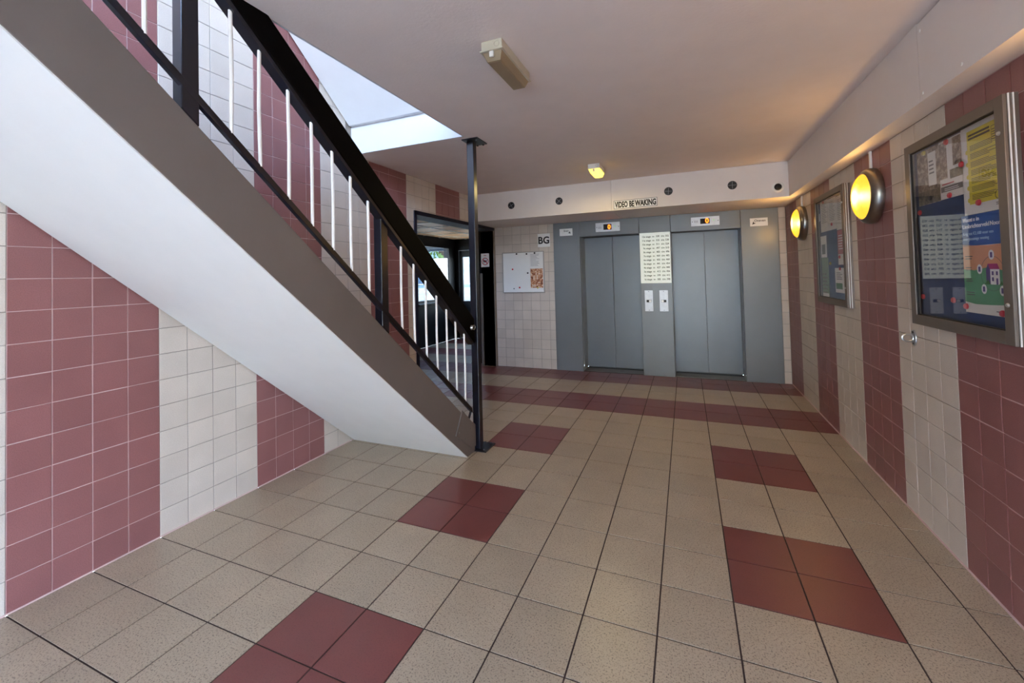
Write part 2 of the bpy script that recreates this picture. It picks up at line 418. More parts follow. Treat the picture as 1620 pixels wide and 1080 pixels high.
def hidden_by_stair(p):
    p = Vector(p)
    for k in range(1, 24):
        x = SX0+0.01+(SX1-SX0-.02)*k/24.0
        s = (x-CAM_POS.x)/(p.x-CAM_POS.x)
        if not 0 < s < 1: continue
        q = CAM_POS+(p-CAM_POS)*s
        if q.y < .5 and stair_low(q.y) < q.z < stair_top(q.y): return True
    return False
def stripe(y): return 'wall_red' if int(math.floor(y/0.6+1e-6)) % 2 == 1 else 'wall_cream'

# ================================================================== STRUCTURE
# ---- floor
mb = MB(); mb.box(XL, XR, YR, YB+.35, -.12, -.003); mb.box(VX, XL, 1.0, VY, -.12, -.003)
floor = struct('floor', mb, 'grout_floor')
cells = []
def floor_col(u, v):
    if v >= 6 and (v % 4) in (2, 3): return 'floor_red'
    if (v % 4) in (2, 3) and (u in (-2, -1, 4, 5)) and v < 6: return 'floor_red'
    return 'floor_beige'
for v in range(-22, 21):
    for u in range(-14, 8):
        x0, x1, y0, y1 = u*TF, (u+1)*TF, v*TF, (v+1)*TF
        lo, hi = (XL, XR) if u >= -6 else (VX, XL)
        y1 = min(y1, YB-.004 if u >= -6 else VY-.01)
        x0, x1 = max(x0, lo), min(x1, hi)
        if u < -6 and y0 < 1.0: continue
        if x1-x0 < .02 or y1-y0 < .02: continue
        a = in_view_area([(x0, y0, 0), (x1, y0, 0), (x1, y1, 0), (x0, y1, 0)])
        if u < -6: a *= .3
        cells.append((x0, x1, y0, y1, floor_col(u, v), a))
lay_tiles(floor, 'floor', (0, 0, -.003), (1, 0, 0), (0, 1, 0), (0, 0, 1), cells, .003, .007, ch=.0004)

# ---- left wall with the passage to the porch
mb = MB()
def stripes(mb, x0, x1, y0, y1, z0, z1):
    """backing behind the tiles; its joints are pale in the red bands, grey in the cream ones"""
    y = y0
    while y < y1-1e-4:
        e = min(y1, (math.floor(y/0.6+1e-4)+1)*0.6)
        mb.box(x0, x1, y, e, z0, z1, 0 if stripe(y+.01) == 'wall_red' else 1); y = e
stripes(mb, XL-.24, XL-.003, YR, DY0, 0, ZTOP)
stripes(mb, XL-.24, XL-.003, DY0, YB, DZ+.05, ZC)
mb.box(XL-.24, XL-.003, DY1, YB+.15, 0, DZ+.05, 1)
mb.box(XL-.24, XL-.003, DY0, YB+.15, ZC, ZTOP, 1)
mb.box(XL-.24, XL-.003, YB, YB+.15, DZ+.05, ZC, 1)
wall_left = struct('wall_left', mb, ['grout_light', 'grout_grey'])
cells = []
for k in range(-44, 24):
    y0, y1 = k*TW, (k+1)*TW
    m = stripe(y0+.01)
    for r in range(0, 30):
        z0, z1 = r*TW, (r+1)*TW
        yy0, yy1 = y0, y1
        if y0 >= OPY-.1 or y0 < -3.0: z1 = min(z1, ZC)
        if z1 > 4.0 or z1-z0 < .02: continue
        if y1 > DY0:
            if z1 <= DZ+.05: 
                if y0 < DY0-.02: yy1 = DY0
                else: continue
            elif z0 < DZ+.05 and y1 > DY0+.01:
                if y0 >= DY0-.02: z0 = DZ+.05
        if yy1 > YB: yy1 = YB
        if yy1-yy0 < .015 or z1-z0 < .015: continue
        a = in_view_area([(XL, yy0, z0), (XL, yy1, z0), (XL, yy1, z1), (XL, yy0, z1)])
        if a and all(hidden_by_stair((XL, a_, b_)) for a_ in (yy0, yy1) for b_ in (z0, z1)): a = 0
        if z0 > ZC-.03:                      # above the ceiling: only what shows through the stairwell
            s = (ZC-CAM_POS.z)/(z1-CAM_POS.z); q = CAM_POS+(Vector((XL, yy1, z1))-CAM_POS)*s
            if q.x > OPX: a = 0
        cells.append((yy0, yy1, z0, z1, m, a))
lay_tiles(wall_left, 'left', (XL-.003, 0, 0), (0, 1, 0), (0, 0, 1), (1, 0, 0), cells, .003, .004, jitter=.0006)

# ---- right wall
mb = MB(); stripes(mb, XR+.003, XR+.2, -4.25, YB, 0, ZC); stripes(mb, XR+.003, XR+.2, YR, -4.25, 2.2, ZC); stripes(mb, XR+.003, XR+.2, YR, -5.25, 0, 2.2); mb.box(XR+.003, XR+.2, YR, YB, ZC, 2.98, 1); mb.box(XR+.003, XR+.2, YR, YB, 5.37, ZTOP, 1); mb.box(XR+.003, XR+.2, -3.9, YB, 2.98, 5.37, 1); mb.box(XR+.003, XR+.2, YB, YB+.3, 0, ZC, 1)
wall_right = struct('wall_right', mb, ['grout_light', 'grout_grey'])
BOARDS = ((-.49, .30), (1.30, 2.10)); BZ0, BZ1 = 1.135, 2.105
cells = []
for k in range(-44, 24):
    y0, y1 = k*TW, min((k+1)*TW, YB)
    m = stripe(y0+.01)
    if y1 < -4.2: continue
    for r in range(0, 15):
        z0, z1 = r*TW, min((r+1)*TW, 2.235)
        if y1-y0 < .015: continue
        a = in_view_area([(XR, y0, z0), (XR, y1, z0), (XR, y1, z1), (XR, y0, z1)])
        if any(y0 > b0 and y1 < b1 and z0 > BZ0 and z1 < BZ1 for b0, b1 in BOARDS): a = 0
        cells.append((-y1, -y0, z0, z1, m, a))
lay_tiles(wall_right, 'right', (XR+.003, 0, 0), (0, -1, 0), (0, 0, 1), (-1, 0, 0), cells, .003, .004, jitter=.0011)

# ---- lift wall
mb = MB(); mb.box(XL, -.80, YB+.003, YB+.2, 0, ZC); mb.box(2.165, XR, YB+.003, YB+.2, 0, ZC); mb.box(-.80, 2.165, YB+.003, YB+.2, BZ, ZC)
mb.box(XL, XR+.2, YB+.45, YB+.6, 0, ZTOP); mb.box(XL-.24, XR, YB+.003, YB+.2, Z2, ZTOP)
wall_back = struct('wall_back', mb, 'grout_grey')
cells = []
for k in range(0, 7):
    x0, x1 = XL+k*TW, min(XL+(k+1)*TW, -.81)
    if x1-x0 < .02: continue
    for r in range(0, 15):
        z0, z1 = r*TW, min((r+1)*TW, BZ)
        cells.append((x0, x1, z0, z1, 'wall_cream', in_view_area([(x0, YB, z0), (x1, YB, z0), (x1, YB, z1), (x0, YB, z1)])))
for r in range(0, 15):
    z0, z1 = r*TW, min((r+1)*TW, BZ)
    cells.append((2.168, XR-.004, z0, z1, 'wall_cream', in_view_area([(2.168, YB, z0), (XR, YB, z0), (XR, YB, z1), (2.168, YB, z1)])))
lay_tiles(wall_back, 'back', (0, YB+.003, 0), (1, 0, 0), (0, 0, 1), (0, -1, 0), cells, .003, .004, jitter=.0006)

# ---- ceiling slab with the stairwell cut out of it
mb = MB(); mb.box(OPX, XR, YR, YB, ZC, Z2-.02); mb.box(XL, OPX, OPY, YB, ZC, Z2-.02); mb.box(XL, OPX, YR, -2.75, ZC, Z2-.02)
ceiling = struct('ceiling', mb, 'ceiling_paint')
mb = MB(); mb.box(XL, OPX, OPY-.012, OPY-.001, ZC, Z2); mb.box(OPX-.012, OPX-.001, -2.75, OPY-.012, ZC, Z2)
struct('trim_3', mb, 'upper_white')
mb = MB(); mb.box(XL-.3, XR+.3, YR-.3, YB+.6, ZTOP, ZTOP+.15)
struct('roof', mb, 'upper_white')

# ---- downstand over the lifts (two boards with a joint) and along the right wall
mb = MB(); mb.box(XL+.002, .2215, BY, YB-.002, BZ, ZC-.001); mb.box(.2245, RX-.002, BY, YB-.002, BZ, ZC-.001)
trim_1 = struct('trim_1', mb, 'beam_paint')
mb = MB(); mb.box(RX, XR, -.0865, YB-.002, BZ+.001, ZC-.001); mb.box(RX, XR, YR, -.0895, BZ+.001, ZC-.008)
trim_2 = struct('trim_2', mb, 'beam_paint')
for y, z in ((-.115, 2.57), (-.115, 2.27), (-.42, 2.27), (-.7, 2.57)): obj('screw', MB().lathe([(0, .003), (.006, .003), (.008, 0)], (RX, y, z), (-1, 0, 0), 10), 'plastic_white', trim_2)

# ---- glazed front behind the camera, both storeys
mb = MB()
for x in (XL+.03, -.45, .9, XR-.03): mb.box(x-.035, x+.035, YR-.08, YR, 0, ZTOP)
for z in (.04, 2.12, 2.62, 2.9, 5.42): mb.box(XL, XR, YR-.08, YR, z-.05, z+.05)
mb.box(XL, XR, YR-.08, YR, 2.5, 2.98); mb.box(XL, -.45, YR-.08, YR, 0, 2.5)  # lower left bay made solid to cut light on the right wall
wall_front = struct('wall_front', mb, 'porch_dark')
for i, (z0, z1) in enumerate(((.09, 2.5), (2.98, 5.37))):
    mb = MB()
    xs = (XL+.03, -.45, .9, XR-.03)
    for a, b in list(zip(xs, xs[1:]))[(1 if i == 0 else 0):]: mb.box(a+.03, b-.03, YR-.05, YR-.04, z0, z1)
    struct('window_%d' % (i+1), mb, 'glass')

mb = MB()
GY1 = -3.9
for k in range(3):
    y = YR+.04+k*(GY1-YR-.08)/2; mb.box(XR+.06, XR+.12, y-.03, y+.03, 2.98, 5.37)
win = struct('window_4', mb, 'porch_dark')  # unseen window added for more blue light in the stairwell
for k in range(2):
    y = YR+.04+k*(GY1-YR-.08)/2; mb = MB(); mb.box(XR+.085, XR+.095, y+.03, y+(GY1-YR-.08)/2-.03, 2.98, 5.37); obj('pane', mb, 'glass', win)
mb = MB()
for y in (-5.22, -4.3): mb.box(XR+.05, XR+.12, y-.03, y+.03, 0, 2.2)
mb.box(XR+.05, XR+.12, -5.25, -4.27, 0, .08); mb.box(XR+.05, XR+.12, -5.25, -4.27, 2.12, 2.2)
win = struct('window_5', mb, 'porch_dark')
for y in (-5.22,): mb = MB(); mb.box(XR+.08, XR+.09, y+.03, y+.91, .08, 2.12); obj('pane', mb, 'glass', win)
# ---- porch beyond the passage
mb = MB()
wy0, wy1, wz0, wz1 = 4.45, 5.86, .92, 2.17
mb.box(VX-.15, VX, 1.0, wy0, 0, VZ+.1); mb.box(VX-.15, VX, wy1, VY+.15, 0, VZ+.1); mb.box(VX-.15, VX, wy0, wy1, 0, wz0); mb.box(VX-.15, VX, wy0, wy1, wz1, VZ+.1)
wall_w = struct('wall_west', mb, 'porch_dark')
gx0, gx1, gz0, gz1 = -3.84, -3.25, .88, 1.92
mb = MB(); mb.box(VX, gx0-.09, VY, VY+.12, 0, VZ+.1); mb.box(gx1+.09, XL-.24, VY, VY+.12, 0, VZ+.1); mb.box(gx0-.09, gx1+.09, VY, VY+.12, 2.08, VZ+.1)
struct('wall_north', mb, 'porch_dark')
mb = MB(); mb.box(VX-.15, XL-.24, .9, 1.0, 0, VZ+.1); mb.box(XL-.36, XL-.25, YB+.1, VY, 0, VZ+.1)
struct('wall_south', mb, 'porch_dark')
# window of the porch
mb = MB()
Plw = Plane((VX, 0, 0), (0, 1, 0), (0, 0, 1), (1, 0, 0))
Plw.frame(mb, wy0, wy1, wz0, wz1, .05, .05, .05, .05, -.04, .012)
win = struct('window_3', mb, 'porch_dark')
mb = MB(); Plw.box(mb, wy0+.05, wy1-.05, wz0+.05, wz1-.05, -.012, -.004); obj('pane', mb, 'porch_glass', win)
mb = MB(); Plw.box(mb, wy0-.03, wy1+.03, wz0-.03, wz0, 0, .14); obj('window_sill', mb, 'porch_dark', win, bevel=.004)
# street door
Pn = Plane((0, VY, 0), (1, 0, 0), (0, 0, 1), (0, -1, 0))
mb = MB(); Pn.frame(mb, gx0-.085, gx1+.085, .01, 2.075, .085, .085, gz0-.01, 2.075-gz1, -.08, -.03)
door = struct('door_1', mb, 'porch_dark', bevel=.004)
mb = MB(); Pn.box(mb, gx0, gx1, gz0, gz1, -.058, -.05); obj('pane', mb, 'porch_glass', door)
mb = MB(); mb.tube([Pn.p(gx1+.04, .95, .02), Pn.p(gx1+.04, .98, .03), Pn.p(gx1+.04, 1.3, .03), Pn.p(gx1+.04, 1.33, .02), Pn.p(gx1+.04, 1.33, -.04)], .012); obj('door_handle', mb, 'steel', door, smooth=True)
mb = MB(); mb.box(gx0-.08, gx1+.08, VY-.07, VY-.005, 0, .018); obj('threshold', mb, 'aluminium', door, bevel=.003)
# porch ceiling panels hung between white bars
mb = MB(); mb.box(VX, XL-.24, 1.0, VY, VZ+.03, VZ+.12)
pc = struct('ceiling', mb, 'porch_ceiling')
gxs = [VX, -3.71, -3.11, -2.51, XL-.245]; gys = [1.0, 1.85, 2.45, 3.05, 3.64, 4.22, 4.82, 5.42, VY]
for a, b in zip(gxs, gxs[1:]):
    for c, d in zip(gys, gys[1:]):
        mb = MB(); mb.box(a+.014, b-.014, c+.014, d-.014, VZ+.004, VZ+.028); obj('panel', mb, 'porch_ceiling', pc)
for x in gxs[1:-1]:
    mb = MB(); mb.box(x-.012, x+.012, 1.0, VY, VZ-.004, VZ+.02); obj('grid_bar', mb, 'porch_grid', pc)
for y in gys[1:-1]:
    mb = MB(); mb.box(VX, XL-.25, y-.012, y+.012, VZ-.003, VZ+.019); obj('grid_bar', mb, 'porch_grid', pc)
# lining of the passage
mb = MB()
mb.box(DX, XL+.012, DY0-.002, DY0+.045, 0, DZ+.045); mb.box(DX, XL+.012, DY0, DY1, DZ, DZ+.045)
mb.box(DX, XL-.01, DY1, DY1+.04, 0, DZ)
trim_4 = struct('trim_4', mb, 'reveal_dark', bevel=.003)
mb = MB(); mb.box(DX-.012, DX+.03, DY1-.012, DY1, 0, 1.5); obj('corner_guard', mb, 'grip_grey', trim_4, bevel=.003)
# thin pale skirting bead along the walls
mb = MB(); mb.box(XL, XL+.005, YR, OPY-.05, 0, .006)
struct('baseboard_left', mb, 'grout_light')
mb = MB(); mb.box(XR-.006, XR, YR, YB, 0, .008)
struct('baseboard_right', mb, 'grout_light')

# ================================================================== STAIRS
def flight(dz, label):
    t = thing('staircase', label, 'staircase', ((SX0+SX1)/2, -1.2, dz if dz else 0))
    y1 = -2.98
    # soffit slab
    f0, f1 = .325, .46
    pts = [(SX0, f0, dz), (SX0, f1, dz), (SX0, f1+.0, dz+.05), (SX0, y1, dz+SL*(.50-y1)), (SX0, y1, dz+SL*(.325-y1))]
    mb = MB(); mb.prism(pts, (SX1-.003-SX0, 0, 0)); obj('soffit', mb, 'soffit_white', t)
    # outer string
    xs0, xs1 = SX1-.05, SX1
    pts = [(xs0, .332, dz+.001), (xs0, .46, dz+.001), (xs0, .46, dz+SL*.23+.02), (xs0, .40, dz+SL*.29), (xs0, y1, dz+SL*(.69-y1)), (xs0, y1, dz+SL*(.332-y1))]
    mb = MB(); mb.prism(pts, (xs1-xs0, 0, 0)); s = obj('stringer', mb, 'taupe', t, bevel=.003)
    # treads and risers
    n = 16; rise = Z2/n; go = rise/SL
    for i in range(n-1):
        z = dz+rise*(i+1); ya = .42-go*i
        mb = MB(); mb.box(SX0, SX1-.051, ya-go-.02, ya+.01, z-.035, z); obj('tread', mb, 'taupe', t, bevel=.004)
        mb = MB(); mb.box(SX0, SX1-.051, ya-.02, ya, z-rise, z-.035); obj('riser', mb, 'soffit_white', t)
    return t, s
st, stringer = flight(0, 'straight staircase with white underside and wide taupe stringer rising along the tiled wall')
mb = MB(); mb.prism([(SX0, .325, 0), (SX0, .35, 0), (SX0, .35, .03), (SX0, .305, .03)], (SX1-.004-SX0, 0, 0)); obj('foot_bead', mb, 'soffit_white', st)
# steel shoe plate bolted on the foot of the string
px = SX1
mb = MB(); mb.prism([(px, .145, .235), (px, .40, .045), (px, .465, .045), (px, .465, .22), (px, .40, .265), (px, .25, .40)], (.008, 0, 0))
sh = obj('shoe_plate', mb, 'taupe', stringer, bevel=.002)
for y, z in ((.195, .245), (.375, .215), (.285, .165)):
    mb = MB(); mb.lathe([(0, .003), (.006, .003), (.008, 0)], (px+.008, y, z), (1, 0, 0), 10); obj('screw', mb, 'sill_metal', stringer)
st2, _s2 = flight(Z2, 'upper flight of stairs whose pale sloping underside shows through the ceiling opening')

# ---- railing of the flight
RXC = -.625
t = thing('stair_railing', 'black steel stair railing with thin white balusters and a broad dark handrail', 'railing', (RXC, -.7, 0))
def rail_low(y): return .7066-.853*y
def rail_bot(y): return 1.252-.832*y
def rail_top(y): return 1.472-.815*y
def slanted(mb, x0, x1, ya, yb, f_lo, f_hi):
    return mb.quadbox([(x0, ya, f_lo(ya)), (x1, ya, f_lo(ya)), (x1, yb, f_lo(yb)), (x0, yb, f_lo(yb)), (x0, ya, f_hi(ya)), (x1, ya, f_hi(ya)), (x1, yb, f_hi(yb)), (x0, yb, f_hi(yb))])
mb = MB(); slanted(mb, RXC-.005, RXC+.03, -2.6, .455, lambda y: rail_bot(y)+.025, rail_top)
hr = obj('handrail', mb, 'black_board', t, bevel=.008)
mb = MB(); slanted(mb, RXC-.03, RXC+.025, -2.6, .44, rail_bot, lambda y: rail_bot(y)+.03); obj('top_rail', mb, 'black_steel', t, bevel=.002)
mb = MB(); slanted(mb, RXC-.012, RXC+.012, -2.6, .42, lambda y: rail_low(y)-.018, lambda y: rail_low(y)+.018); obj('bottom_rail', mb, 'black_steel', t, bevel=.002)
mb = MB(); mb.tube([(RXC, .415, rail_low(.415)), (RXC, .34, rail_low(.415)-.10)], .010, 8); obj('rail_bracket', mb, 'black_steel', t)
for i, yb in enumerate((-1.718, -.645, -2.55)):
    mb = MB(); slanted(mb, RXC-.046, RXC+.010, yb-.03, yb+.03, lambda y: stair_top(y)+.001, lambda y: rail_bot(y)+.02); obj('post', mb, 'black_steel', t, bevel=.004)
ys = [.313, .181, .050, -.083, -.217, -.352, -.484, -.780, -.915, -1.042, -1.171, -1.301, -1.441, -1.566, -1.86, -2.0, -2.13, -2.26, -2.39]
def rod(y, zb, zt):
    mb = MB(); w = random.uniform(-.004, .004)
    mb.tube([(RXC+.006, y, zb), (RXC+.006+w, y+w*.5, (zb+zt)/2), (RXC+.006, y, zt)], .0078, 8)
    return obj('baluster', mb, 'white_rod', t, smooth=True)
for y in ys: rod(y, rail_low(y)+.015, rail_bot(y)+.005)
mb = MB()
mb.lathe([(0, .012), (.016, .012), (.02, .004), (.02, 0)], (RXC+.03, .40, 1.035), (1, 0, 0), 16)
mb.tube([(RXC+.045+.0*k, .40+.024*math.cos(2*PI*k/14)+.012, 1.035+.018*math.sin(2*PI*k/14)) for k in range(14)], .0035, 6, closed=True)
obj('hook_eye', mb, 'steel', hr, smooth=True)

# ---- column from floor to ceiling beside the stair foot
CX, CYC = -.615, .515
t = thing('steel_column', 'slim black square steel column between floor and ceiling at the stair foot', 'column', (CX, CYC, 0))
mb = MB(); mb.box(CX-.031, CX+.031, CYC-.031, CYC+.031, .012, ZC-.012); sh_ = obj('shaft', mb, 'black_steel', t, bevel=.004)
mb = MB(); mb.box(CX-.04, CX+.10, CYC-.065, CYC+.125, .0015, .012); b1 = obj('base_plate', mb, 'black_steel', t, bevel=.002)
mb = MB(); mb.box(CX-.05, CX+.10, CYC-.085, CYC+.105, ZC-.012, ZC-.001); b2 = obj('top_plate', mb, 'black_steel', t, bevel=.002)
for (dx, dy) in ((.07, -.04), (.07, .1), (.015, .1)):
    mb = MB(); mb.lathe([(0, .011), (.007, .011), (.009, .006), (.009, 0)], (CX+dx, CYC+dy, .012), (0, 0, 1), 6); obj('bolt', mb, 'black_steel', b1)
    mb = MB(); mb.lathe([(0, .011), (.007, .011), (.009, .006), (.009, 0)], (CX+dx, CYC+dy-.01, ZC-.012), (0, 0, -1), 6); obj('bolt', mb, 'black_steel', b2)
for z in (.30, .44, .55, .72):
    mb = MB(); mb.lathe([(0, .01), (.006, .01), (.007, 0)], (CX-.031, CYC-.01, z), (-1, 0, 0), 8); obj('screw', mb, 'black_steel', sh_)

# ================================================================== LIFTS
YD = 3.86
t = thing('lift_surround', 'grey painted steel surround framing both lift entrances', 'lift surround', (.68, YB, 0))
for nm, a, b, z0, z1 in (('side_panel', -.805, -.397, 0, BZ), ('centre_panel', .462, .878, 0, BZ), ('side_panel', 1.742, 2.162, 0, BZ), ('header_panel', -.393, .458, 2.006, BZ), ('header_panel', .882, 1.738, 1.998, BZ)):
    mb = MB(); mb.box(a, b, YB-.022, YB+.05, z0+.001, z1-.001); obj(nm, mb, 'lift_grey', t, bevel=.003)
for k, (a, b, lab) in enumerate(((-.397, .462, 'left-hand lift entrance with two blue-grey sliding doors, beside the whiteboard wall'), (.878, 1.742, 'right-hand lift entrance with two grey sliding doors, nearest the wall lamps'))):
    e = thing('lift', lab, 'lift', ((a+b)/2, YD, 0))
    mid = (a+b)/2
    mb = MB(); mb.box(a-.03, mid-.0015, YD-.012, YD+.03, .012, 2.03); obj('door_panel', mb, 'lift_door', e, bevel=.002)
    mb = MB(); mb.box(mid+.0015, b+.03, YD, YD+.042, .012, 2.03); obj('door_panel', mb, 'lift_door', e, bevel=.002)
    mb = MB(); mb.box(a, a+.004, YB+.05, YD-.014, 0, 2.006); obj('jamb', mb, 'lift_grey', e)
    mb = MB(); mb.box(b-.004, b, YB+.05, YD-.014, 0, 2.006); obj('jamb', mb, 'lift_grey', e)
    mb = MB(); mb.box(a, b, YB+.05, YD-.014, 2.006, 2.012); obj('head_lining', mb, 'lift_dark', e)
    mb = MB(); mb.box(a+.004, b-.004, YB+.012, YD+.05, .0005, .006); s = obj('sill', mb, 'sill_metal', e)
    for q in range(3):
        mb = MB(); mb.box(a+.004, b-.004, YD-.05+.022*q-.02, YD-.05+.022*q-.012, .006, .009); obj('sill_groove', mb, 'lift_dark', s)
    mb = MB(); mb.box(a-.05, b+.05, YD+.06, YD+.09, 0, BZ); obj('shaft_lining', mb, 'lift_dark', e)
# floor indicators over the doors
PF = Plane((0, YB-.022, 0), (1, 0, 0), (0, 0, 1), (0, -1, 0))
for a, b, z0, z1, lab in ((-.152, .199, 2.06, 2.192, 'steel floor indicator with glowing orange zero above the left-hand lift'), (1.145, 1.494, 2.056, 2.176, 'steel floor indicator with glowing orange zero above the right-hand lift')):
    t = thing('floor_indicator', lab, 'indicator', ((a+b)/2, YB-.022, z0), 'floor indicators above the lift doors')
    mb = MB(); PF.box(mb, a, b, z0, z1, 0, .008); obj('plate', mb, 'steel_soft', t, bevel=.002)
    w = b-a; u0, u1 = a+w*.33, a+w*.66
    mb = MB(); PF.box(mb, u0, u1, z0+.026, z1-.024, .008, .0105); sc_ = obj('screen', mb, 'ink', t)
    mb = MB(); PF.text(mb, '0', u0+(u1-u0)*.72, z0+.036, .088, .012, 'CENTER', sx=1.0, bold=.02); obj('digit', mb, 'digit_orange', sc_)
    mb = MB(); PF.disc(mb, a+w*.80, z0+.07, .006, .008, .010, 10); obj('direction_light', mb, 'dot_green', t)
    for (uu, vv) in ((.05, .5), (.95, .5)): obj('screw', PF.disc(MB(), a+w*uu, z0+(z1-z0)*vv, .006, .008, .0095, 10), 'lift_dark', t)
    for q in (.12, .17, .22): obj('speaker_slot', PF.box(MB(), a+w*q, a+w*q+.008, z0+.045, z0+.075, .008, .0088), 'ink_faint', t)
# direction signs: even / odd numbers
def arrow(P, mb, tip, d, s, n):
    d = Vector(d).normalized(); e = Vector((-d.y, d.x)); tp = Vector(tip)
    pts = [tp, tp-d*s+e*s*.48, tp-d*s*.72, tp-d*s-e*s*.48]
    P.shape(mb, [tuple(q) for q in pts], n, n+.0008)
for a, b, z0, z1, txt, lab, tip, d in ((-.702, -.503, 2.034, 2.142, 'Even', 'small white sign reading Even with an arrow, left of the lifts', (-.53, 2.062), (.7, -.7)), (1.848, 2.048, 2.008, 2.112, 'Oneven', 'small white sign reading Oneven with an arrow, right of the lifts', (1.872, 2.03), (-.7, -.7))):
    t = thing('direction_sign', lab, 'sign', ((a+b)/2, YB-.022, z0), 'direction signs on the lift surround')
    mb = MB(); PF.box(mb, a, b, z0, z1, 0, .004); obj('plate', mb, 'sign_white', t)
    mb = MB(); PF.text(mb, txt, (a+b)/2 + (.005 if txt == 'Even' else .012), z1-.047, .04, .0045, 'CENTER', bold=.01); obj('lettering', mb, 'ink', t)
    mb = MB(); arrow(PF, mb, tip, d, .042, .0042); obj('arrow', mb, 'ink', t)
# list of floors and flats
a, b, z0, z1 = .466, .872, 1.295, 2.005
t = thing('floor_directory', 'pale white directory board listing floors and flat numbers between the lifts', 'sign', ((a+b)/2, YB-.022, z0))
mb = MB(); PF.box(mb, a, b, z0, z1, 0, .006); obj('plate', mb, 'list_white', t, bevel=.001)
step = (z1-z0-.055)/12
for i in range(12):
    fl = 12-i; lo = 385+14*(fl-1)
    v = z1-.055-step*i-.012
    for txt, du, al in (('%de etage' % fl, .152, 'RIGHT'), ('nr.', .172, 'LEFT'), ('%d' % lo, .222, 'LEFT'), ('t/m', .288, 'LEFT'), ('%d' % (lo+13), .345, 'LEFT')):
        mb = MB(); PF.text(mb, txt, a+du, v, .036, .0062, al, sx=.86, bold=.016); obj('lettering', mb, 'ink', t)
# call buttons
for a, b, side, lab in ((.511, .621, 1, 'left steel call button plate below the directory board'), (.707, .820, -1, 'right steel call button plate below the directory board')):
    t = thing('call_button', lab, 'button panel', ((a+b)/2, YB-.022, .902), 'lift call button plates')
    mb = MB(); PF.box(mb, a, b, .902, 1.195, 0, .007); obj('plate', mb, 'steel_soft', t, bevel=.002)
    c = (a+b)/2
    mb = MB(); PF.box(mb, c-.032, c+.032, 1.028, 1.062, .007, .010); obj('button_bezel', mb, 'ink', t)
    mb = MB(); PF.disc(mb, c+side*.016, 1.045, .016, .010, .015, 16); obj('button', mb, 'plastic_white', t, bevel=.001)
    for vv in (1.178, .918): obj('screw', PF.disc(MB(), c, vv, .005, .007, .0085, 10), 'lift_dark', t)

# ---- beam: ventilation grilles, camera, sign
for i, (x, z, lab) in enumerate(((-1.137, 2.419, 'round black vent grille, leftmost on the beam, nearest the steel column'), (-.456, 2.418, 'round black vent grille on the beam, second from left'), (.897, 2.413, 'round black vent grille just right of the video sign'), (1.578, 2.413, 'round black vent grille nearest the security camera'))):
    t = thing('vent_grille', lab, 'vent', (x, BY, z), 'round vent grilles on the beam')
    r = .046
    mb = MB(); P_BEAM.disc(mb, x, z, r, 0, .003, 24); obj('backing', mb, 'ink', t)
    mb = MB(); P_BEAM.ring(mb, x, z, r-.005, r+.002, 0, .006); obj('rim', mb, 'magnet_dark', t)
    for q in range(-3, 4):
        d = q*.011; h = math.sqrt(max(0, (r-.004)**2-d*d))
        mb = MB(); P_BEAM.box(mb, x-h, x+h, z+d-.0018, z+d+.0018, .003, .005); obj('slat', mb, 'magnet_dark', t)
    an = (.5, .8, 1.5, 1.57)[i]
    for aa in (an, an+PI/2):
        u = Vector((math.cos(aa), math.sin(aa))); w = Vector((-u.y, u.x))*.002
        A = Vector((x, z))+u*(r-.006); B = Vector((x, z))-u*(r-.006)
        mb = MB(); P_BEAM.shape(mb, [tuple(A+w), tuple(B+w), tuple(B-w), tuple(A-w)], .005, .0065); obj('cross_bar', mb, 'ink_faint', t)
t = thing('security_camera', 'small white security camera with black lens at the right end of the beam', 'camera', (2.02, BY, 2.29))
mb = MB(); mb.lathe([(.058, 0), (.058, .012), (.050, .020), (.036, .022)], (2.02, BY, 2.346), (0, -1, 0), 28); obj('housing', mb, 'plastic_white', t, smooth=True)
mb = MB(); mb.lathe([(.037, .018), (.034, .032), (.022, .044), (0, .048)], (2.018, BY, 2.344), (0, -1, 0), 24); obj('lens_dome', mb, 'ink', t, smooth=True)
# VIDEO BEWAKING: two enamel plates that overlap
t = thing('video_sign', 'white enamel sign reading VIDEO BEWAKING in black capitals on the beam', 'sign', (.51, BY, 2.25))
mb = MB(); P_BEAM.box(mb, .250, .503, 2.250, 2.354, .001, .004); pl1 = obj('plate', mb, 'ink_soft', t)
mb = MB(); P_BEAM.box(mb, .498, .768, 2.252, 2.356, .003, .006); pl2 = obj('plate', mb, 'ink_soft', t)
mb = MB(); P_BEAM.box(mb, .255, .503, 2.255, 2.349, .004, .0046); obj('enamel_face', mb, 'sign_white', pl1)
mb = MB(); P_BEAM.box(mb, .500, .763, 2.257, 2.351, .006, .0066); obj('enamel_face', mb, 'sign_white', pl2)
mb = MB(); P_BEAM.text(mb, 'VIDEO', .264, 2.268, .098, .0052, width=.156, bold=.045); obj('lettering', mb, 'ink', pl1)
mb = MB(); P_BEAM.text(mb, 'BE', .440, 2.268, .098, .0052, width=.056, bold=.045); obj('lettering', mb, 'ink', pl1)
mb = MB(); P_BEAM.text(mb, 'WAKING', .506, 2.270, .098, .0072, width=.248, bold=.045); obj('lettering', mb, 'ink', pl2)

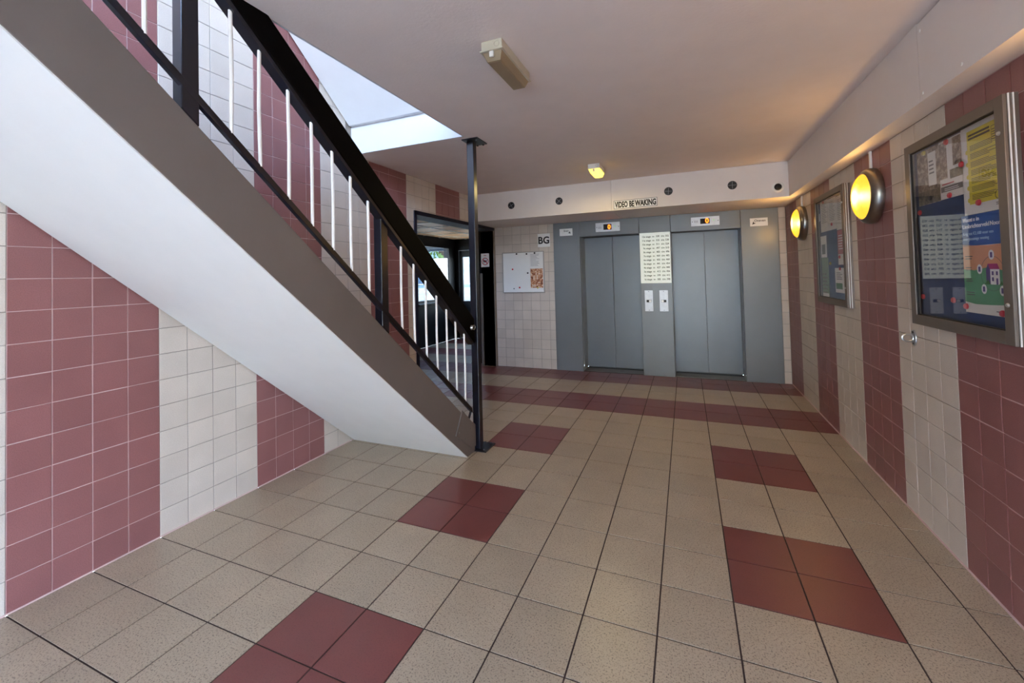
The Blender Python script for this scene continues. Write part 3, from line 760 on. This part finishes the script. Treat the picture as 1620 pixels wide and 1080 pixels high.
# ================================================================== LEFT PART OF THE LIFT WALL
PW = P_BACK
t = thing('whiteboard', 'small magnetic whiteboard with aluminium frame on the cream tiled wall', 'whiteboard', (-1.32, YB, 1.175))
u0, u1, v0, v1 = -1.675, -.967, 1.175, 1.825
mb = MB(); PW.box(mb, u0+.008, u1-.008, v0+.008, v1-.008, .002, .012); obj('panel', mb, 'sign_white', t)
mb = MB(); PW.frame(mb, u0, u1, v0, v1, .016, .016, .014, .014, .001, .018); obj('frame', mb, 'aluminium', t, bevel=.002)
t = tag(obj('notice_sheet', PW.box(MB(), -1.208, -.985, 1.24, 1.80, .0122, .0135), 'paper'), 'typed white notice with a photo collage pinned on the whiteboard', 'notice')
mb = MB()
for i in range(11):
    v = 1.775-i*.018; PW.box(mb, -1.19, -1.19+random.uniform(.09, .165), v, v+.005, .0136, .0138)
tag(obj('text_lines', mb, 'ink_faint', t), kind='stuff')
obj('photo_collage', PW.box(MB(), -1.197, -.992, 1.254, 1.552, .0136, .0142), 'collage', t)
obj('yellow_tab', PW.shape(MB(), [(-1.105, 1.262), (-1.06, 1.262), (-1.083, 1.236)], .0143, .0147), 'magnet_yellow', t)
for (u, v, m, lab) in ((-1.424, 1.794, 'magnet_dark', 'dark round magnet at the whiteboard top, left of two'), (-1.254, 1.788, 'magnet_dark', 'dark round magnet at the whiteboard top, left of the notice'), (-1.12, 1.796, 'magnet_dark', 'dark round magnet holding the top of the notice'), (-1.498, 1.552, 'magnet_red', 'reddish magnet on the left middle of the whiteboard'), (-1.242, 1.487, 'magnet_dark', 'dark magnet left of the photo collage'), (-1.385, 1.26, 'magnet_red', 'reddish magnet near the bottom of the whiteboard'), (-1.482, 1.244, 'magnet_dark', 'small dark magnet lowest on the whiteboard')):
    n0 = .0138 if u == -1.12 else .0122
    r = .009 if 'small' in lab else .0135
    mb = MB(); mb.lathe([(r, 0), (r, .004), (r*.8, .007), (0, .008)], PW.p(u, v, n0), PW.n, 16); tag(obj('magnet', mb, m, smooth=True), lab, 'magnet', 'magnets on the whiteboard')
# BG: ground floor sign
t = thing('floor_sign', 'square white sign with black letters BG above the whiteboard', 'sign', (-.964, YB, 1.885))
obj('plate', PW.box(MB(), -1.065, -.866, 1.885, 2.092, .001, .004), 'sign_white', t)
mb = MB(); PW.text(mb, 'BG', -.966, 1.937, .152, .0042, 'CENTER', width=.178, bold=.03); obj('lettering', mb, 'ink', t)
# no dogs
t = thing('dog_prohibition_sign', 'white sign with red crossed circle over a dog on the dark reveal', 'sign', (-1.96, DY1, 1.605))
PR = P_REV
obj('plate', PR.box(MB(), -2.035, -1.888, 1.605, 1.824, .001, .003), 'sign_white', t)
mb = MB(); PR.ring(mb, -1.9615, 1.695, .049, .060, .003, .0036, 28)
d = Vector((.7, -.7)).normalized(); e = Vector((-d.y, d.x))*.005; c = Vector((-1.9615, 1.695))
PR.shape(mb, [tuple(c+d*.052+e), tuple(c-d*.052+e), tuple(c-d*.052-e), tuple(c+d*.052-e)], .0042, .0048); obj('red_ring', mb, 'sign_red', t)
mb = MB(); dog = [(-.036, .004), (-.03, .018), (-.024, .026), (-.018, .014), (.02, .012), (.032, .026), (.034, .022), (.024, .004), (.026, -.03), (.02, -.03), (.012, -.006), (-.012, -.006), (-.016, -.03), (-.022, -.03), (-.024, -.002)]
PR.shape(mb, [(-1.9615+a*1.1, 1.695+b*1.1) for a, b in dog], .0031, .004); obj('dog_silhouette', mb, 'ink', t)
mb = MB(); PR.text(mb, 'Nee', -1.9615, 1.785, .028, .0032, 'CENTER', bold=.01); obj('lettering', mb, 'sign_red', t)

# ================================================================== RIGHT WALL: lamps, display cases, hook
def wall_lamp(y, z, label):
    t = thing('wall_lamp', label, 'wall lamp', (XR, y, z), 'round wall lamps on the right wall')
    o = (XR-.001, y, z); ax = (-1, 0, 0)
    mb = MB(); mb.lathe([(.10, 0), (.186, .0), (.188, .012), (.187, .03), (.180, .048), (.164, .062), (.154, .066), (.149, .060), (.150, .02), (0, .012)], o, ax, 56); obj('housing', mb, 'lamp_steel', t, smooth=True)
    mb = MB(); R = .150; mb.lathe([(R*math.cos(a), .058+.052*math.sin(a)) for a in [i*PI/2/10 for i in range(10)]]+[(0, .110)], o, ax, 48); obj('dome', mb, 'dome_lit', t, smooth=True)
    mb = MB(); mb.box(XR-.016, XR-.001, y-.009, y+.009, z+.188, BZ); obj('cable_duct', mb, 'plastic_white', t, bevel=.003)
    l = bpy.data.lights.new('bulb', 'POINT'); l.energy = LAMP_W; l.color = (1, .70, .38); l.shadow_soft_size = .03
    lo = bpy.data.objects.new('bulb', l); COL.objects.link(lo); lo.parent = t; lo.location = (-.075, 0, 0)
    return t
LAMP_W = 3.8
wall_lamp(.87, 1.93, 'round steel wall lamp glowing yellow between the two notice cases')
wall_lamp(2.70, 1.938, 'round steel wall lamp glowing yellow, the far one near the lifts')
wall_lamp(-.98, 1.93, 'round steel wall lamp glowing yellow nearest the entrance, past the near notice case')

PRW = P_RIGHT        # u = -y
def case(y0, y1, label):
    t = thing('notice_case', label, 'notice board', (XR, (y0+y1)/2, BZ0), 'glazed notice cases on the right wall')
    u0, u1 = -y1, -y0
    mb = MB(); PRW.box(mb, u0+.02, u1-.02, BZ0+.02, BZ1-.02, .002, .012); obj('felt_back', mb, 'felt_blue', t)
    mb = MB(); PRW.frame(mb, u0, u1, BZ0, BZ1, .012, .012, .012, .012, .001, .034); obj('case_body', mb, 'case_metal', t)
    mb = MB(); PRW.frame(mb, u0, u1, BZ0, BZ1, .050, .052, .052, .046, .035, .047); f = obj('door_frame', mb, 'case_metal', t, bevel=.002)
    mb = MB(); PRW.frame(mb, u0+.05, u1-.052, BZ0+.052, BZ1-.046, .006, .006, .006, .006, .034, .0415); obj('gasket', mb, 'ink', f)
    mb = MB(); PRW.box(mb, u0+.052, u1-.054, BZ0+.054, BZ1-.048, .036, .039); obj('pane', mb, 'board_glass', f)
    mb = MB(); PRW.box(mb, u1+.0005, u1+.005, BZ0, BZ1, .016, .020); obj('hinge_rib', mb, 'sign_white', t)
    mb = MB(); PRW.box(mb, u1+.0005, u1+.005, BZ0, BZ1, .030, .034); obj('hinge_rib', mb, 'sign_white', t)
    for v in (BZ0+.155, BZ1-.145):
        mb = MB(); mb.lathe([(0, .006), (.006, .006), (.009, .002), (.009, 0)], PRW.p(u1-.028, v, .047), PRW.n, 14); obj('lock', mb, 'steel', f, smooth=True)
    return t
case(-.49, .30, 'near glazed aluminium notice case with a yellow poster and a house poster')
case(1.30, 2.10, 'far glazed aluminium notice case with white letters, between the wall lamps')
NB = .0125
def sheet(name, y0, y1, z0, z1, m, label, cat='poster', dn=0.0, skew=0.0, group=None):
    mb = MB(); PRW.shape(mb, [(-y1, z0), (-y0, z0+skew), (-y0, z1+skew), (-y1, z1)], NB+dn, NB+dn+.001)
    return tag(obj(name, mb, m), label, cat, group)
def lines(par, y0, y1, z0, z1, n, m, dn, seed=1, h=.4, name='text_lines'):
    rr = random.Random(seed); mb = MB(); st = (z1-z0)/n
    for i in range(n):
        v = z1-(i+1)*st; w = (y1-y0)*(rr.uniform(.62, 1.0))
        PRW.box(mb, -y1, -y1+w, v, v+st*h, NB+dn, NB+dn+.0003)
    return tag(obj(name, mb, m, par), kind='stuff')
def patch(par, name, y0, y1, z0, z1, m, dn): 
    mb = MB(); PRW.box(mb, -y1, -y0, z0, z1, NB+dn, NB+dn+.0004); return obj(name, mb, m, par)
# near case -------------------------------------------------------
s = sheet('poster', .038, .248, 1.770, 2.055, 'brown_print', 'brown photographic poster at the upper left of the near notice case')
patch(s, 'white_panel', .066, .14, 1.86, 2.03, 'paper', .0011); patch(s, 'dark_strip', .040, .246, 1.772, 1.84, 'dark_print', .0011)
lines(s, .076, .13, 1.92, 2.0, 4, 'ink_soft', .0016, 3)
s = sheet('poster', -.152, .036, 1.772, 2.056, 'paper', 'pale poster with brown pictures in the upper middle of the near notice case')
patch(s, 'picture', -.03, .034, 1.87, 2.045, 'brown_print', .0011); patch(s, 'picture', -.145, -.078, 1.92, 2.05, 'brown_print', .0011); patch(s, 'picture', -.148, -.05, 1.862, 1.905, 'dark_print', .0012)
patch(s, 'dark_strip', -.146, .030, 1.806, 1.832, 'ink_soft', .0011); lines(s, -.12, .02, 1.84, 1.856, 1, 'sign_red', .0012, 4); lines(s, -.13, .0, 1.811, 1.828, 2, 'white_print', .0016, 5)
s = sheet('poster', -.405, -.148, 1.672, 2.064, 'paper', 'white poster with a large yellow field of rules in the near notice case')
yl = patch(s, 'yellow_field', -.404, -.190, 1.716, 2.040, 'poster_yellow', .0011)
lines(yl, -.355, -.2, 2.0, 2.03, 2, 'ink', .0016, 6, .6, 'heading')
for i in range(7): lines(yl, -.395, -.21, 1.735+.036*i, 1.735+.036*i+.026, 4, 'ink_olive', .0016, 10+i, .42)
mb = MB(); PRW.frame(mb, .352, .400, 1.955, 2.02, .002, .002, .002, .002, NB+.0016, NB+.0019); obj('box_outline', mb, 'ink_olive', yl)
lines(yl, -.396, -.356, 1.962, 2.012, 5, 'ink_olive', .0016, 21)
for z in (1.735, 1.79, 1.84, 1.895, 1.95): obj('margin_icon', PRW.disc(MB(), .187, z, .010, NB+.0016, NB+.0019, 12), 'poster_yellow', s)
mb = MB(); PRW.ring(mb, .375, 1.735, .016, .019, NB+.0016, NB+.0019, 16); obj('seal', mb, 'ink_olive', yl)
lines(s, -.40, -.36, 1.694, 1.708, 2, 'ink', .0011, 22)
# house poster
s = sheet('poster', -.410, -.124, 1.236, 1.670, 'paper', 'blue and green house poster about living at the lower right of the near notice case', dn=.0013)
d0 = .0024
patch(s, 'blue_header', -.410, -.124, 1.534, 1.670, 'poster_blue', d0)
mb = MB(); PRW.shape(mb, [(.124, 1.40), (.410, 1.40), (.410, 1.535), (.30, 1.531), (.20, 1.536), (.124, 1.542)], NB+d0+.0001, NB+d0+.0004); obj('peach_field', mb, 'peach', s)
mb = MB(); PRW.shape(mb, [(.124, 1.284), (.20, 1.276), (.30, 1.279), (.410, 1.286), (.410, 1.42), (.30, 1.44), (.20, 1.425), (.124, 1.43)], NB+d0+.0005, NB+d0+.0008); obj('green_field', mb, 'sage', s)
for txt, u_, v_, w_, bo in (('Woont', .133, 1.642, .070, .02), ('u in', .209, 1.642, .040, .006), ('Limbrichterveld', .133, 1.613, .180, .008), ('Noord', .320, 1.613, .074, .008)):
    obj('lettering', PRW.text(MB(), txt, u_, v_, .026, NB+d0+.001, width=w_, bold=bo), 'white_print', s)
for txt, v_, w_ in (('Krijg tot \u20ac2.100 voor een', 1.582, .205), ('energiezuinige woning', 1.559, .175)):
    tag(obj('lettering', PRW.text(MB(), txt, .133, v_, .019, NB+d0+.001, width=w_), 'pale_blue', s), kind='stuff')
mb = MB(); PRW.ring(mb, .318, 1.412, .072, .0735, NB+d0+.001, NB+d0+.0013, 30); obj('dotted_ring', mb, 'ink_soft', s)
mb = MB(); PRW.box(mb, .306, .362, 1.366, 1.432, NB+d0+.0014, NB+d0+.0018); h = obj('house_front', mb, 'white_print', s)
mb = MB(); PRW.shape(mb, [(.280, 1.366), (.306, 1.366), (.306, 1.432), (.293, 1.452), (.280, 1.428)], NB+d0+.0014, NB+d0+.0018); obj('house_side', mb, 'violet', s)
mb = MB(); PRW.shape(mb, [(.293, 1.453), (.306, 1.430), (.364, 1.430), (.352, 1.453)], NB+d0+.0019, NB+d0+.0023); obj('house_roof', mb, 'magenta', s)
for (a, z) in ((.316, 1.405), (.342, 1.405), (.316, 1.380)): obj('house_window', PRW.box(MB(), a, a+.011, z, z+.016, NB+d0+.0019, NB+d0+.0023), 'violet', s)
obj('house_door', PRW.box(MB(), .342, .353, 1.366, 1.392, NB+d0+.0019, NB+d0+.0023), 'violet', s)
for pts in ([(.268, 1.366), (.306, 1.366), (.292, 1.386), (.280, 1.376)], [(.36, 1.366), (.385, 1.366), (.374, 1.380)]): obj('bush', PRW.shape(MB(), pts, NB+d0+.0024, NB+d0+.0027), 'leaf_green', s)
for (a, z) in ((.318, 1.490), (.238, 1.430), (.262, 1.345), (.376, 1.342)):
    mb = MB(); PRW.disc(mb, a, z, .017, NB+d0+.0016, NB+d0+.002, 20, ry=.021); ic = obj('icon', mb, 'white_print', s)
    mb = MB(); PRW.box(mb, a-.007, a+.007, z-.011, z+.011, NB+d0+.0021, NB+d0+.0024); obj('icon_mark', mb, 'violet', ic)
for i, z in enumerate((1.475, 1.425, 1.375, 1.315)): lines(s, -.205, -.14, z, z+.02, 2, 'ink_soft', d0+.0012, 30+i)
lines(s, -.37, -.33, 1.252, 1.262, 1, 'ink_soft', d0+.0003, 40)
REDS = ((-.045, 2.040, 'red magnet at the top of the pale picture poster in the near case'), (-.155, 1.907, 'red magnet between the brown pictures and the yellow poster'), (-.052, 1.783, 'red magnet below the pale picture poster in the near case'), (-.262, 1.717, 'red magnet at the bottom edge of the yellow field'), (.228, 1.735, 'red magnet just under the brown poster, far left of the near case'), (.236, 1.285, 'red magnet at the lower left of the near case felt'), (-.04, 1.283, 'red magnet at the lower middle of the near case felt'), (-.137, 1.262, 'red magnet on the lower left corner of the house poster'), (-.375, 1.250, 'red magnet on the lower right corner of the house poster'))
for y, z, lab in REDS:
    mb = MB(); mb.lathe([(.0135, 0), (.0135, .004), (.011, .008), (0, .009)], PRW.p(-y, z, NB+.005), PRW.n, 18); tag(obj('magnet', mb, 'magnet_red', smooth=True), lab, 'magnet', 'magnets in the near notice case')
for y, z, m, lab in ((.122, 1.797, 'magnet_dark', 'dark blue magnet at the bottom of the brown poster'), (.165, 2.040, 'magnet_yellow', 'dull yellow magnet at the top of the brown poster')):
    mb = MB(); mb.lathe([(.0125, 0), (.0125, .004), (.010, .008), (0, .009)], PRW.p(-y, z, NB+.003), PRW.n, 18); tag(obj('magnet', mb, m, smooth=True), lab, 'magnet', 'magnets in the near notice case')
# far case ---------------------------------------------------------
for i, (y0, y1, z0, z1, lab, dn) in enumerate(((1.815, 2.03, 1.778, 2.058, 'white typed letter at the upper left of the far notice case', 0), (1.60, 1.81, 1.777, 2.05, 'white typed letter in the upper middle of the far notice case', .0), (1.44, 1.59, 1.762, 2.04, 'white typed letter at the upper right of the far notice case', .0012), (1.885, 2.055, 1.545, 1.742, 'small white sheet with a grey square below the left letter', .0012), (1.455, 1.69, 1.24, 1.447, 'white leaflet with a green patch at the lower right of the far case', 0))):
    s = sheet('letter', y0, y1, z0, z1, 'paper', lab, 'letter', dn, group='letters in the far notice case')
    if i == 3: patch(s, 'grey_square', y0+.04, y1-.03, z0+.03, z0+.12, 'ink_soft', dn+.0011)
    elif i == 4: patch(s, 'green_patch', y0+.06, y1-.02, z0+.03, z0+.08, 'leaf_green', dn+.0011); lines(s, y0+.05, y1-.04, z0+.11, z1-.03, 5, 'ink_soft', dn+.0011, 55)
    else: lines(s, y0+.02, y1-.03, z0+.08, z1-.02, 12, 'ink_faint', dn+.0011, 50+i)
s = sheet('poster', 1.86, 2.06, 1.175, 1.542, 'poster_green', 'tall dull green poster at the lower left of the far notice case'); lines(s, 1.88, 2.04, 1.22, 1.42, 6, 'dark_print', .0011, 60); patch(s, 'pale_strip', 1.87, 2.05, 1.19, 1.22, 'paper', .0011)
s = sheet('poster', 1.43, 1.59, 1.472, 1.758, 'poster_pink', 'red and white poster at the right edge of the far notice case'); lines(s, 1.45, 1.57, 1.60, 1.73, 6, 'white_print', .0011, 61); patch(s, 'white_foot', 1.432, 1.588, 1.474, 1.56, 'paper', .0011)
obj_ = sheet('card', 2.04, 2.06, 1.885, 1.955, 'white_print', 'tiny white card at the far left edge of the far notice case', 'card', .004)
for y, z, m, lab in ((1.703, 1.824, 'magnet_red', 'dark red magnet on the upper middle letter in the far case'), (1.539, 1.537, 'magnet_red', 'dark red magnet on the foot of the red poster'), (1.543, 1.44, 'magnet_red', 'dark red magnet at the top of the green-patched leaflet'), (1.92, 2.045, 'magnet_red', 'dark red magnet at the top of the upper left letter'), (1.782, 1.488, 'magnet_yellow', 'dull yellow magnet in the middle of the far case felt')):
    mb = MB(); mb.lathe([(.0135, 0), (.0135, .004), (.011, .008), (0, .009)], PRW.p(-y, z, NB+.0035), PRW.n, 16); tag(obj('magnet', mb, m, smooth=True), lab, 'magnet', 'magnets in the far notice case')
# door hook on the tiles
t = thing('wall_hook', 'small steel door eye on the cream tiles below the near notice case', 'hook', (XR, .405, 1.0))
mb = MB(); PRW.disc(mb, -.405, 1.04, .030, 0, .006, 24, ry=.045); obj('back_plate', mb, 'steel', t, bevel=.002)
mb = MB(); mb.tube([PRW.p(-.405+.0*k, 1.04+.020*math.sin(2*PI*k/16), .030-.026*math.cos(2*PI*k/16)) for k in range(16)], .0055, 8, closed=True); obj('eye_ring', mb, 'steel', t, smooth=True)
for vv in (1.072, 1.008): obj('screw', PRW.disc(MB(), -.405, vv, .006, .006, .009, 10), 'sill_metal', t)

# ================================================================== CEILING FITTINGS
def fitting(x0, x1, y0, y1, lit, label):
    t = thing('emergency_light', label, 'ceiling light', ((x0+x1)/2, (y0+y1)/2, ZC))
    mb = MB(); mb.box(x0, x1, y0, y1, ZC-.048, ZC-.001); b = obj('base', mb, 'plastic_white' if lit else 'plastic_beige', t, bevel=.004)
    mb = MB(); mb.box(x0-.006, x1+.006, y0-.006, y1+.006, ZC-.054, ZC-.048); obj('rim', mb, 'plastic_white' if lit else 'plastic_beige', t, bevel=.002)
    z0, z1 = ZC-.096, ZC-.0545; i = .004; j = .020
    mb = MB(); mb.quadbox([(x0+j, y0+.026, z0), (x1-j, y0+.026, z0), (x1-j, y1-.026, z0), (x0+j, y1-.026, z0), (x0+i, y0+.006, z1), (x1-i, y0+.006, z1), (x1-i, y1-.006, z1), (x0+i, y1-.006, z1)])
    d = obj('diffuser', mb, 'tube_lit' if lit else 'diffuser_off', t, bevel=.004)
    mb = MB(); xc = (x0+x1)/2; mb.box(xc-.011, xc+.011, y0-.004, y0+.008, ZC-.085, ZC-.056); obj('clip', mb, 'plastic_white', d, bevel=.002)
    mb = MB(); mb.box(x0+j+.005, x1-j-.005, y0+.032, y1-.032, z0-.002, z0); obj('lens_rib', mb, 'tube_lit' if lit else 'diffuser_off', d)
    mb = MB(); mb.lathe([(.012, 0), (.013, .0015), (.0145, .0015), (.0155, 0)], (x1-.028, y0, ZC-.024), (0, -1, 0), 20); obj('knockout', mb, 'plastic_beige', b)
    if lit:
        l = bpy.data.lights.new('tube', 'AREA'); l.shape = 'RECTANGLE'; l.size = x1-x0-.05; l.size_y = y1-y0-.06; l.energy = 3.0; l.color = (1, .78, .35)
        lo = bpy.data.objects.new('tube', l); COL.objects.link(lo); lo.parent = t; lo.location = (0, 0, -.112)
    return t
fitting(.15, .262, -.83, -.43, False, 'unlit beige emergency light fitting on the ceiling near the camera')
fitting(.128, .252, 1.76, 2.06, True, 'lit yellow emergency light fitting on the ceiling before the lifts')

# ================================================================== OUTSIDE
mb = MB(); mb.box(-60, 60, -60, YR-.1, -.25, -.13); mb.box(-60, VX-.16, YR-.1, 60, -.25, -.13); mb.box(VX-.16, 60, VY+.13, 60, -.25, -.13)
struct('ground', mb, 'asphalt')
mb = MB(); mb.box(-14, 14, -19, -18, -.13, 6.0)
struct('wall_bounce', mb, 'bounce_cream')  # unseen wall added to block low blue sky and bounce warm light in
mb = MB(); mb.box(-21, -20, -12, 40, -.13, 9)
struct('wall_bounce', mb, 'bounce_cream')  # unseen wall added west of the porch to turn its blue sky light warm
mb = MB(); mb.box(-9.6, -2.8, 11.2, 11.5, -.13, 1.05)
gw = tag(obj('garden_wall', mb, 'grip_grey'), 'white block garden wall seen through the porch windows', 'wall')
for r in range(5):
    for k in range(16):
        x0 = -9.6+k*.425; mb = MB(); mb.box(x0+.01, x0+.415, 11.18, 11.2, -.12+r*.235, -.12+r*.235+.222); obj('block', mb, 'block_white', gw)
t = thing('canopy', 'blue steel canopy frame outside the porch window', 'canopy', (-7.0, 8.6, -.13))
for x, y in ((-8.4, 8.6), (-5.9, 9.6)):
    mb = MB(); mb.box(x-.05, x+.05, y-.05, y+.05, -.13, 2.35); obj('post', mb, 'canopy_blue', t)
mb = MB(); mb.box(-9.8, -5.2, 8.5, 8.62, 2.35, 2.5); obj('beam', mb, 'canopy_blue', t)
mb = MB(); mb.box(-9.8, -5.2, 9.6, 9.72, 2.35, 2.5); obj('beam', mb, 'canopy_blue', t)
mb = MB(); mb.box(-10, -4.6, 6.6, 9.9, 2.5, 2.58); obj('roof_sheet', mb, 'canopy_blue', t)
t = thing('apartment_building', 'blue-grey apartment block with white window frames far beyond the porch window', 'building', (-15, 26, -.13))
mb = MB(); mb.box(-34, -4, 25, 31, -.13, 13); obj('wall', mb, 'facade_blue', t)
for fl in range(4):
    for k in range(12):
        x = -33+k*2.4; mb = MB(); mb.box(x, x+1.5, 24.93, 25, .9+fl*2.9, 2.5+fl*2.9); w = obj('window', mb, 'block_white', t)
        mb = MB(); mb.box(x+.08, x+1.42, 24.91, 24.93, .98+fl*2.9, 2.42+fl*2.9); obj('pane', mb, 'facade_window', w)
t = thing('street_tree', 'leafy young tree behind the garden wall outside', 'tree', (-9.3, 14.0, -.13))
mb = MB(); mb.tube([(-9.3, 14, -.13), (-9.25, 14, 1.4), (-9.35, 14.05, 3.4)], .13, 8); obj('trunk', mb, 'bark', t, smooth=True)
mb = MB(); rr = random.Random(3)
for i in range(500):
    a, b_, r = rr.uniform(0, 2*PI), rr.uniform(-1, 1), rr.uniform(.5, 1.25)
    c = Vector((-9.3+r*math.cos(a)*math.sqrt(1-b_*b_), 14+r*math.sin(a)*math.sqrt(1-b_*b_), 3.3+r*b_*.9))
    u = Vector((rr.uniform(-1, 1), rr.uniform(-1, 1), rr.uniform(-1, 1))).normalized()*.13; v = u.orthogonal().normalized()*.07
    mb.poly([c-u, c+v, c+u, c-v])
tag(obj('foliage', mb, 'foliage', t), kind='stuff')
